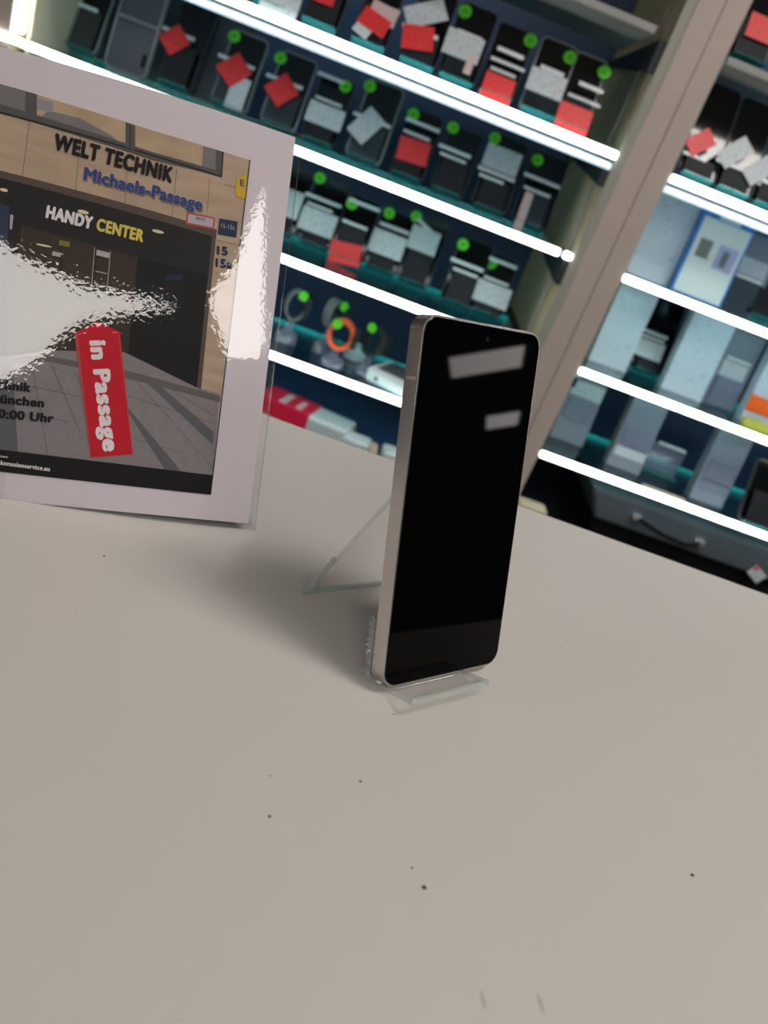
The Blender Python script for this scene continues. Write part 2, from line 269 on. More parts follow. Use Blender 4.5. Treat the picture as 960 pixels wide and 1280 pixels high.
PD = {
 'win_frame': [(142.7, 184.0), (73.1, 180.2), (38.9, 180.2), (37.4, 177.8), (72.7, 176.3), (142.3, 180.4)],
 'mull1': [(132.5, 192.7), (127.6, 192.6), (126.6, 182.4), (131.5, 182.6)],
 'mull2': [(87.0, 190.8), (82.4, 190.5), (81.1, 178.7), (85.7, 179.0)],
 'mull3': [(41.9, 190.4), (38.1, 190.3), (37.4, 177.8), (40.8, 178.0)],
 'pane1': [(143.6, 193.0), (132.5, 192.7), (131.6, 184.0), (142.7, 184.0)],
 'pane2': [(127.6, 192.6), (87.0, 190.8), (85.8, 179.8), (126.7, 183.8)],
 'pane3': [(82.4, 190.5), (47.7, 190.3), (47.3, 179.8), (81.3, 180.3)],
 'pane4': [(48.5, 190.1), (41.9, 190.4), (41.0, 179.6), (48.1, 179.6)],
 'ac': [(127.1, 190.9), (120.0, 191.0), (119.9, 186.1), (126.9, 186.0)],
 'sill': [(122.1, 186.6), (107.7, 186.8), (92.5, 182.6), (88.4, 179.8), (125.1, 181.7)],
 'j1': [(129.4, 179.7), (129.9, 154.0)],
 'j2': [(106.5, 178.7), (106.2, 152.6)],
 'j3': [(84.3, 177.0), (83.0, 151.1)],
 'j4': [(60.3, 175.4), (59.9, 151.7)],
 'j5': [(43.4, 175.2), (42.6, 158.2)],
 'j6': [(36.4, 145.4), (18.1, 145.8)],
 'j7': [(35.7, 174.5), (23.5, 174.6)],
 'soffit': [(139.6, 153.9), (36.6, 150.7), (36.5, 146.6), (139.3, 150.6)],
 'dark': [(139.3, 150.6), (38.3, 147.0), (36.8, 68.2), (75.4, 79.9), (110.3, 74.4), (130.8, 67.4)],
 'brown': [(116.2, 130.3), (74.1, 127.4), (73.5, 80.3), (110.3, 74.4)],
 'jamb': [(38.7, 147.3), (36.1, 146.7), (34.6, 67.7), (37.3, 68.5)],
 'blueL': [(138.1, 138.6), (133.9, 138.4), (133.2, 118.2), (136.0, 118.4)],
 'paleL': [(133.2, 134.8), (131.8, 134.7), (131.8, 128.0), (132.8, 128.1)],
 'door1': [(94.7, 127.8), (87.2, 127.6), (86.7, 106.4), (93.9, 106.1)],
 'door1i': [(93.1, 123.1), (87.5, 123.2), (87.2, 107.5), (92.9, 107.5)],
 'door1s': [(93.5, 126.9), (87.5, 126.7), (87.5, 124.0), (93.6, 124.2)],
 'door2': [(113.1, 121.8), (108.4, 121.7), (108.5, 119.7), (113.3, 119.8)],
 'frame2': [(109.4, 121.1), (108.3, 120.9), (108.4, 105.0), (109.2, 104.9)],
 'lamp1': [(138.8, 145.5), (135.3, 145.2)],
 'lamp2': [(104.2, 143.5), (99.0, 143.2)],
 'lamp3': [(68.8, 142.3), (62.9, 142.5)],
 'lamp4': [(120.8, 123.6), (113.7, 123.6)],
 'ysign': [(110.5, 127.8), (105.8, 127.7), (106.2, 125.2), (111.0, 125.3)],
 'ground': [(130.8, 67.4), (110.3, 74.4), (75.4, 79.9), (36.8, 68.2), (25.0, 67.2), (23.2, 23.9), (126.4, 23.9)],
 'gpav': [(130.7, 65.5), (125.4, 65.2), (118.6, 23.8), (126.4, 23.5)],
 'stripeA': [(66.4, 69.4), (56.0, 66.2), (25.6, 46.7), (25.2, 39.9)],
 'stripeB': [(74.6, 55.9), (69.5, 51.8), (39.9, 23.7), (48.7, 23.9)],
 'band': [(130.8, 67.4), (110.0, 71.8), (74.4, 71.2), (24.5, 66.0), (24.0, 62.7), (74.0, 67.3), (109.7, 69.1), (130.5, 64.4)],
 'g1': [(125.5, 66.4), (118.6, 23.8)],
 'g2': [(116.7, 66.7), (105.0, 24.0)],
 'g3': [(107.7, 67.5), (91.6, 37.3)],
 'g4': [(97.8, 67.2), (89.6, 53.5)],
 'g5': [(70.2, 68.7), (23.7, 27.7)],
 'g6': [(56.2, 67.8), (26.2, 55.1)],
 'g7': [(124.5, 56.6), (89.7, 54.3)],
 'g8': [(121.3, 42.8), (97.7, 41.6)],
 'g9': [(70.7, 38.2), (42.0, 33.9)],
 'g10': [(76.0, 67.7), (70.6, 54.5)],
 'g11': [(71.0, 58.5), (24.8, 51.1)],
 'g12': [(43.8, 67.0), (26.3, 63.6)],
 'bar': [(126.4, 23.9), (23.2, 23.9), (23.3, 14.1), (125.4, 13.2)],
 'rline': [(23.8, 190.4), (23.3, 14.1)],
 'arrow': [(89.4, 92.4), (76.8, 88.9), (79.0, 88.0), (65.9, 29.9), (85.1, 25.8), (97.8, 84.5), (100.4, 84.0)],
 'redsign': [(52.7, 155.6), (38.2, 156.5), (38.3, 150.3), (52.8, 149.5)],
 'bluesign': [(36.1, 156.6), (26.2, 157.6), (26.0, 149.2), (35.9, 148.4)],
 'ysg': [(29.4, 179.6), (24.2, 183.2), (23.8, 169.9), (29.1, 170.1)],
 'blackpart': [(74.1, 127.4), (37.5, 126.5), (36.8, 68.2), (73.5, 80.3)],
 'bluetxt': [(59.7, 122.2), (51.4, 124.1), (51.4, 120.8), (59.4, 119.5)],
}
# ---------------------------------------------------------------- hero phone
W, L, T = .0776, .1628, .0082
YAW, LEAN = 0.7286, 0.3634
PO = Vector((0.05745712, 0.29753601, 0.004))
ph = empty('smartphone', PO, label='large black screened smartphone with silver frame leaning on a clear stand', cat='smartphone')
ph.rotation_euler = (Matrix.Rotation(YAW, 3, 'Z') @ Matrix.Rotation(-LEAN, 3, 'X')).to_euler()
obj('body', slab(rrect(W, L, .0078, 10), .0004, T, .0011, 3), M['frame'], ph, smooth=False)
def inset(d, y0, y1, bev=0): return slab([(x + d, z + d) for x, z in rrect(W - 2 * d, L - 2 * d, .0078 - d, 10)], y0, y1, bev)
obj('screen', inset(.0010, -.0001, .0012, .0003), M['screen'], ph)
obj('front_camera', disc(W / 2 + .0006, L - .0066, .0013, -.00025, .0001), M['lens'], ph)
bm = bmesh.new(); box(bm, (-.00008, .0012, L - .0275), (.0010, T - .0012, L - .0262)); box(bm, (W - .0010, .0012, L - .0275), (W + .00008, T - .0012, L - .0262))
tag(obj('antenna_band', bm, M['antenna'], ph), 'thin grey line across the silver frame')
bm = bmesh.new(); box(bm, (W - .0005, .0028, .098), (W + .0005, .0055, .120), .0003); obj('volume_key', bm, M['frame'], ph)
bm = bmesh.new(); box(bm, (W - .0005, .0028, .078), (W + .0005, .0055, .089), .0003); obj('power_key', bm, M['frame'], ph)
for i, z in enumerate((.148, .125, .102)):
    obj('camera_lens', disc(W - .013, z, .0065, T - .0003, T + .0016, 24), M['lens'], ph)
# clear easel under and behind the phone
es = empty('display_stand', PO, rot=(0, 0, YAW), label='clear acrylic easel stand under the black smartphone', cat='stand')
up = Vector((0, math.sin(LEAN), math.cos(LEAN))); bk = Vector((0, math.cos(LEAN), -math.sin(LEAN)))
def plate(p0, p1, nrm, x0, x1, th, bev=.0003):
    """flat plate from p0 to p1 in the y,z plane, between x0 and x1, th thick along nrm"""
    bm = bmesh.new(); V = []
    for x in (x0, x1):
        for q in (p0, p1, p1 + nrm * th, p0 + nrm * th): V.append(bm.verts.new((x, q.y, q.z)))
    for q in ((0, 1, 2, 3), (7, 6, 5, 4), (0, 4, 5, 1), (1, 5, 6, 2), (2, 6, 7, 3), (3, 7, 4, 0)): bm.faces.new([V[i] for i in q])
    bmesh.ops.recalc_face_normals(bm, faces=bm.faces[:])
    if bev: bmesh.ops.bevel(bm, geom=bm.edges[:], offset=bev, segments=1, affect='EDGES')
    for f in bm.faces:
        if f.calc_area() < abs(x1 - x0) * th * 1.6: f.material_index = 1
    return bm
AC = [M['acrylic'], M['acrylic_edge']]
o0 = Vector((0, 0, 0)) - up * .0004
obj('tray', plate(o0 - bk * .0145, o0 + bk * (T + .003), -up, .0045, .0560, .0024), AC, es)
obj('tray_lip', plate(o0 - bk * .0145, o0 - bk * .0125, up, .0045, .0560, .0006), AC, es)
b0 = o0 + bk * (T + .0006); b1 = b0 + up * .090
obj('back_plate', plate(b0 - up * .0025, b1, bk, .0080, .0600, .0024), AC, es)
foot = Vector((0, .0771, -.0040)); top = b1 + bk * .0024
d = (top - foot).normalized(); nrm = Vector((0, d.z, -d.y))
obj('rear_leg', plate(foot, top, -nrm, .0080, .0600, .0024), AC, es)
obj('rear_leg_edge', plate(foot, foot + d * .033, -nrm, .0062, .0082, .0026), M['acrylic_edge'], es)
obj('foot_bar', B((.0080, .0748, -.00395), (.0600, .0775, -.0020), .0004), M['acrylic_edge'], es)
bm = bmesh.new()
# crumpled sliver of protective film by the lower left back edge
prev = None
for i in range(40):
    z = .003 + i * .0007; off = (.0035 * noise.noise(Vector((i * .21, 1, 0))) + .0018) * (1 - i / 60); q = b0 + up * z
    row = [bm.verts.new((.0002 - off * k / 3 - .0006 * noise.noise(Vector((i * 1.3, k, 4))), q.y + .0006 + .0026 * noise.noise(Vector((i * .55, k * 1.7, 2))) + .0008 * k, q.z)) for k in range(4)]
    if prev:
        for k in range(3): bm.faces.new((prev[k], prev[k + 1], row[k + 1], row[k]))
    prev = row
fl = obj('film_curl', bm, M['film_bits'], es); fl.modifiers.new('th', 'SOLIDIFY').thickness = .0004

# ---------------------------------------------------------------- poster in its clear holder
PX, PY, PZ, PYAW, PLEAN, PK = -0.02723294, 0.40349626, 0.00398275, 0.50158902, 0.4588696, -1.4928687
PE = Vector((math.cos(PYAW), math.sin(PYAW), 0)); PN = Vector((-math.sin(PYAW), math.cos(PYAW), 0))
PU = math.cos(PLEAN) * Vector((0, 0, 1)) + math.sin(PLEAN) * PN; PB = math.cos(PLEAN) * PN - math.sin(PLEAN) * Vector((0, 0, 1))
SL = .160
def pp(s, h, off=0.0):
    """point on the gently bowed sheet: s metres from its right edge, h up, off metres in front of it"""
    q = min(s, SL); a = math.sin(PK * q) / PK; b = (1 - math.cos(PK * q)) / PK
    t = PK * q
    dirx = math.cos(t); dirb = math.sin(t)          # tangent going left
    if s > SL: a += (s - SL) * dirx; b += (s - SL) * dirb
    n = -PB * dirx + (PE * dirb)                    # towards the viewer
    return Vector((PX, PY, PZ)) - PE * a - PB * b + PU * h + n * off
def sheet(s0, s1, h0, h1, off, th, mi=0, n=40):
    bm = bmesh.new(); G = []
    for i in range(n + 1):
        s = s0 + (s1 - s0) * i / n
        G.append([bm.verts.new(pp(s, h, o)) for h, o in ((h0, off), (h1, off), (h1, off - th), (h0, off - th))])
    for i, (a, b) in enumerate(zip(G, G[1:])):
        for k in range(4):
            f = bm.faces.new((a[k], b[k], b[(k + 1) % 4], a[(k + 1) % 4])); f.material_index = 1 if k in (1, 3) else 0
    bm.faces.new(G[0]).material_index = 1; bm.faces.new(G[-1][::-1]).material_index = 1
    return bm
def pmat(name, col, amt=0, scale=200, rough=.6, stretch=None):
    m = mat(name, col, rough, spec=.2, noise_amt=amt, noise_scale=scale)
    return m
LAY = .00006
def poly(pts, layer, name, m, parent):
    bm = bmesh.new(); f = bm.faces.new([bm.verts.new((s / 1000, h / 1000, 0)) for s, h in pts])
    bmesh.ops.triangulate(bm, faces=[f])
    lo = min(p[0] for p in pts) / 1000; hi = max(p[0] for p in pts) / 1000; x = math.ceil(lo / .004) * .004
    while x < hi:
        bmesh.ops.bisect_plane(bm, geom=bm.verts[:] + bm.edges[:] + bm.faces[:], plane_co=(x, 0, 0), plane_no=(1, 0, 0)); x += .004
    for v in bm.verts: v.co = pp(v.co.x, v.co.y, layer * LAY)
    return obj(name, bm, m, parent)
def line(a, b, wd, layer, name, m, parent):
    dx, dy = b[0] - a[0], b[1] - a[1]; l = math.hypot(dx, dy); nx, ny = -dy / l * wd / 2, dx / l * wd / 2
    return poly([(a[0] + nx, a[1] + ny), (b[0] + nx, b[1] + ny), (b[0] - nx, b[1] - ny), (a[0] - nx, a[1] - ny)], layer, name, m, parent)
def text_mesh(txt, off, shift=0):
    cu = bpy.data.curves.new('t', 'FONT'); cu.body = txt; cu.size = 1; cu.offset = off; cu.resolution_u = 4; cu.space_character = 1.0 + shift * 1.5
    o = bpy.data.objects.new('t', cu); C.objects.link(o); dg = bpy.context.evaluated_depsgraph_get()
    me = bpy.data.meshes.new_from_object(o.evaluated_get(dg)); bpy.data.objects.remove(o)
    if shift:          # heavier strokes: the same glyphs laid side by side a hair apart
        bm = bmesh.new()
        for k, q in ((-1, -.4), (-.5, .6), (0, -.7), (0, .7), (.5, -.6), (1, .4)):
            n0 = len(bm.verts); bm.from_mesh(me); bm.verts.ensure_lookup_table()
            for v in bm.verts[n0:]: v.co.x += k * shift; v.co.y += q * shift; v.co.z += (k + q * .3) * .0001
        bm.to_mesh(me); bm.free()
    return me
CAPH = .70
def text_on(txt, a, b, cap, off, layer, name, m, parent, slant=0):
    """lettering whose baseline runs from a to b (millimetres on the sheet), cap high"""
    me = text_mesh(txt, 0, off * 1.0); xs = [v.co.x for v in me.vertices]; x0, x1 = min(xs), max(xs)
    dx, dy = b[0] - a[0], b[1] - a[1]; l = math.hypot(dx, dy); ux, uy = dx / l, dy / l
    nx, ny = uy, -ux         # up direction on the sheet (s grows to the left)
    for v in me.vertices:
        t = (v.co.x - x0) / (x1 - x0) * l; q = v.co.y / CAPH * cap
        v.co = pp((a[0] + ux * t + nx * q) / 1000, (a[1] + uy * t + ny * q) / 1000, layer * LAY + v.co.z * .05)
    me.materials.clear(); me.materials.append(m); o = bpy.data.objects.new(name, me); C.objects.link(o); o.parent = parent
    return o
po = empty('poster', (0, 0, 0), label='printed shop poster of a stone passage entrance with a red arrow, in a clear holder', cat='poster')
hd = empty('sign_holder', (0, 0, 0), label='clear acrylic holder with the passage poster inside, standing on the counter', cat='sign holder')
obj('back_sheet', sheet(-.0045, .3015, -.0042, .2125, -.0006, .0016), AC, hd)
bm = bmesh.new()
n = 30; G = []
for i in range(n + 1):
    s = -.0045 + .306 * i / n; a = pp(s, -.0042, -.0016); b = Vector((a.x, a.y, 0)) + PN * .075
    G.append([bm.verts.new(q) for q in (Vector((a.x, a.y, .0003)), Vector((b.x, b.y, .0003)), Vector((b.x, b.y, .0022)), Vector((a.x, a.y, .0022)))])
for a, b in zip(G, G[1:]):
    for k in range(4): bm.faces.new((a[k], b[k], b[(k + 1) % 4], a[(k + 1) % 4]))
bm.faces.new(G[0]); bm.faces.new(G[-1][::-1])
obj('base_plate', bm, AC, hd)
obj('card_pocket', sheet(.1225, .2000, -.0040, .0210, .0075, .0012, n=10), AC, hd)
obj('pocket_edge', sheet(.1221, .2004, .0205, .0213, .0078, .0018, n=10), M['acrylic_edge'], hd)
m_paper = pmat('poster_paper', (.61, .55, .585), .01, 60); m_bar = pmat('poster_black_bar', (.006, .006, .007)); 
obj('paper_sheet', sheet(0, .297, 0, .2098, 0, .0002), m_paper, po)
m_stone = pmat('poster_stone', (.42, .315, .225), .30, 110)
nt = m_stone.node_tree
for nd in nt.nodes:
    if nd.type == 'TEX_NOISE':
        mp = nt.nodes.new('ShaderNodeMapping'); mp.inputs['Scale'].default_value = (.35, .35, 2.2); tc = [q for q in nt.nodes if q.type == 'TEX_COORD'][0]
        nt.links.new(tc.outputs['Object'], mp.inputs[0]); nt.links.new(mp.outputs[0], nd.inputs['Vector'])
g_ = lambda n_, c_, a_=.08, s_=150: pmat('poster_' + n_, c_, a_, s_)
m_dark = g_('dark', (.016, .015, .015), .95, 1500); m_brown = g_('brown', (.040, .028, .020), .35, 400); m_black = g_('black', (.008, .008, .009), .8, 900)
m_soffit = g_('soffit', (.085, .063, .052)); m_frame = g_('window_frame', (.085, .082, .082)); m_darkline = g_('dark_line', (.02, .018, .017))
m_pcream = g_('pane_cream', (.42, .31, .20), .35, 70); m_pgrey = g_('pane_grey', (.17, .165, .17), .15, 100); m_joint = g_('joint', (.19, .14, .10)); m_ac = g_('box', (.27, .25, .27))
m_ground = g_('ground', (.215, .198, .200), .14, 250); m_stripe = g_('stripe', (.105, .105, .118), .12, 250); m_gjoint = g_('ground_joint', (.12, .11, .11)); m_light = g_('light', (.68, .60, .36))
m_red = g_('red', (.50, .008, .022), .05); m_wt = g_('white', (.72, .66, .68)); m_blk = g_('ink', (.007, .006, .007), 0); m_blue = g_('blue', (.022, .052, .22)); m_yel = g_('yellow', (.62, .50, .10)); m_navy = g_('navy', (.012, .030, .075)); m_rs = g_('red_line', (.45, .06, .07)); m_mauve = g_('mauve', (.42, .38, .40)); m_yb = g_('yellow_sign', (.55, .36, .02)); m_bl2 = g_('bluish', (.028, .040, .08), .3, 300)
D = PD
pr = poly([(23.8, 13.5), (273, 13.5), (273, 197), (143.6, 193), (73, 190.6), (23.8, 190.4)], 1, 'photo_print', m_stone, po)
def P_(key, layer, name, m, ext=None):
    return poly(ext or D[key], layer, name, m, pr)
P_('pane1', 2, 'printed_pane', m_pgrey, [(273, 197), (132, 192.8), (131.6, 183.5), (273, 188)]); P_('pane2', 2, 'printed_pane', m_pcream); P_('pane3', 2, 'printed_pane', m_pcream); P_('pane4', 3, 'printed_pane', m_pgrey)
P_('sill', 3, 'printed_ledge', m_pgrey); P_('ac', 4, 'printed_unit', m_ac)
P_('win_frame', 4, 'printed_window_frame', m_frame, [(273, 189)] + D['win_frame'][:5] + [(142.3, 180.4), (273, 185)])
line((38, 177.8), (142.3, 180.2), .9, 5, 'printed_line', m_darkline, pr); line((142.3, 180.2), (273, 184.6), .9, 5, 'printed_line', m_darkline, pr)
for k in ('mull1', 'mull2', 'mull3'): P_(k, 5, 'printed_mullion', m_frame)
line(D['mull3'][0] if 0 else (38.2, 190.3), (37.5, 177.6), .7, 6, 'printed_line', m_darkline, pr); line((84.8, 190.6), (83.6, 179), .4, 6, 'printed_line', m_darkline, pr)
for k in ('j1', 'j2', 'j3', 'j4', 'j5', 'j6', 'j7'): line(*D[k], .35, 2, 'printed_joint', m_joint, pr)
P_('dark', 2, 'printed_entrance', m_dark, [(273, 153)] + D['dark'] + [(273, 60)])
P_('brown', 3, 'printed_wall', m_brown, [(128, 131)] + D['brown'] + [(128, 70)]); P_('blackpart', 3, 'printed_wall', m_black)
P_('blueL', 4, 'printed_wall', m_bl2); P_('paleL', 4, 'printed_lamp', m_mauve)
P_('ground', 3, 'printed_pavement', m_ground, [(273, 67)] + D['ground'] + [(273, 23.9)])
P_('gpav', 4, 'printed_paver', m_stripe, [(273, 64.5), (130.7, 65.5), (125.4, 65.2), (118.6, 23.8), (126.4, 23.7), (273, 23.7)]); P_('band', 4, 'printed_paver', m_gjoint)
P_('stripeA', 5, 'printed_paver', m_stripe); P_('stripeB', 5, 'printed_paver', m_stripe)
for k in ('g1', 'g2', 'g3', 'g4', 'g5', 'g6', 'g7', 'g8', 'g9', 'g10', 'g11', 'g12'): line(*D[k], .3, 5, 'printed_joint', m_gjoint, pr)
P_('soffit', 4, 'printed_soffit', m_soffit, [(273, 158)] + D['soffit'] + [(273, 154.5)]); P_('jamb', 5, 'printed_jamb', m_soffit, [(38.7, 147.3), (36.6, 146.7), (35.0, 67.7), (37.3, 68.5)])
P_('door1', 4, 'printed_door', m_darkline); P_('door1i', 5, 'printed_door', m_brown); P_('door1s', 6, 'printed_sign', m_mauve)
line((94.6, 127.8), (93.9, 106), .3, 6, 'printed_line', m_mauve, pr); line((87.2, 127.6), (86.7, 106.4), .3, 6, 'printed_line', m_mauve, pr); line((93, 116.5), (87.5, 116.4), .4, 6, 'printed_line', m_mauve, pr)
P_('door2', 5, 'printed_sign', m_mauve); P_('frame2', 5, 'printed_frame', m_darkline)
def lamp(a, b, t): poly([((a[0] + b[0]) / 2 + (a[0] - b[0]) / 2 * math.cos(q), (a[1] + b[1]) / 2 + t * math.sin(q)) for q in [k * math.pi / 6 for k in range(12)]], 5, 'printed_lamp', m_light, pr)
for k, t in (('lamp1', .8), ('lamp2', .9), ('lamp3', .8), ('lamp4', .45)): lamp(*D[k], t)
P_('ysign', 5, 'printed_sign', g_('dim_yellow', (.20, .17, .04)))
text_on('Wallace', (59.4, 120.6), (51.6, 121.6), 1.6, .02, 6, 'lettering', m_bl2, pr) if 0 else poly(D['bluetxt'], 6, 'printed_sign', g_('dim_blue', (.012, .022, .06), .6, 1500), pr)
P_('redsign', 5, 'printed_sign', m_rs); poly([(51.9, 154.8), (39.0, 155.6), (39.1, 151.1), (52.0, 150.4)], 6, 'printed_sign', m_mauve, pr)
text_on('BMZ', (47.8, 153.0), (43.2, 153.3), 1.3, .01, 7, 'lettering', m_blk, pr)
P_('bluesign', 5, 'printed_sign', m_navy); text_on('15-15a', (34.6, 152.2), (27.4, 152.9), 2.3, .0, 6, 'lettering', m_mauve, pr)
P_('ysg', 5, 'printed_sign', m_yb); text_on('E', (27.2, 176.0), (24.9, 176.4), 3.2, .04, 6, 'lettering', m_blue, pr)
text_on('15', (35.2, 138.3), (29.4, 139.0), 4.2, .06, 6, 'lettering', m_navy, pr); text_on('15a', (35.2, 131.9), (26.2, 132.8), 4.2, .06, 6, 'lettering', m_navy, pr)
poly([(273, 24.2), (126.4, 24.0), (23.2, 24.0), (23.2, 13.5), (273, 13.3)], 6, 'black_bar', m_bar, po)
line((23.6, 190.4), (23.3, 14), .5, 7, 'black_rule', m_bar, po)
tag(text_on('WELT TECHNIK', (118.0, 169.6), (61.8, 168.0), 7.2, .07, 8, 'lettering', m_blk, po), 'bold black letters WELT TECHNIK')
tag(text_on('Michaels-Passage', (103.2, 158.9), (45.6, 158.2), 5.8, .04, 8, 'lettering', m_blue, po), 'blue letters Michaels-Passage')
text_on('Michaels-Passage', (102.6, 158.1), (45.0, 157.4), 5.8, .03, 7, 'lettering_shadow', m_joint, po)
tag(text_on('HANDY', (118.0, 137.0), (96.8, 136.2), 5.6, .07, 8, 'lettering', m_wt, po), 'pale letters HANDY')
tag(text_on('CENTER', (95.0, 136.3), (72.5, 135.6), 5.6, .06, 8, 'lettering', m_yel, po), 'yellow letters CENTER')
ar = D['arrow']; cx = sum(p[0] for p in ar) / 7; cy = sum(p[1] for p in ar) / 7
poly([(98.3, 85.0), (99.4, 84.6), (85.6, 25.3), (65.3, 29.5), (78.4, 88.4)], 7, 'arrow_border', m_rs, po)
tag(poly(ar, 8, 'arrow', m_red, po), 'red arrow pointing up')
tag(text_on('in Passage', (91.9, 82.6), (79.4, 29.0), 7.4, .06, 9, 'lettering', m_wt, po), 'white sideways letters in Passage')
text_on('Technik', (137.6, 52.4), (115.8, 53.4), 4.1, .06, 8, 'lettering', m_blk, po); text_on('München', (133.8, 45.9), (109.2, 46.9), 4.1, .06, 8, 'lettering', m_blk, po)
text_on('0:00 Uhr', (129.0, 39.0), (104.1, 40.2), 4.1, .06, 8, 'lettering', m_blk, po)
text_on('- konsolenservice.eu', (127.4, 16.8), (103.4, 16.4), 2.1, .04, 8, 'lettering', m_wt, po)
film = clear('laminate_gloss', (1, 1, 1), 1.52, .01, bump=.5, bump_scale=420, bump_dist=.00005)
bm = bmesh.new(); G = [[bm.verts.new(pp(.297 * i / 60, h, .0009)) for h in (0.0003, .2095)] for i in range(61)]
for a, b in zip(G, G[1:]): bm.faces.new((a[0], b[0], b[1], a[1]))
tag(obj('laminate', bm, film, po, smooth=True), 'glossy clear laminate over the print')

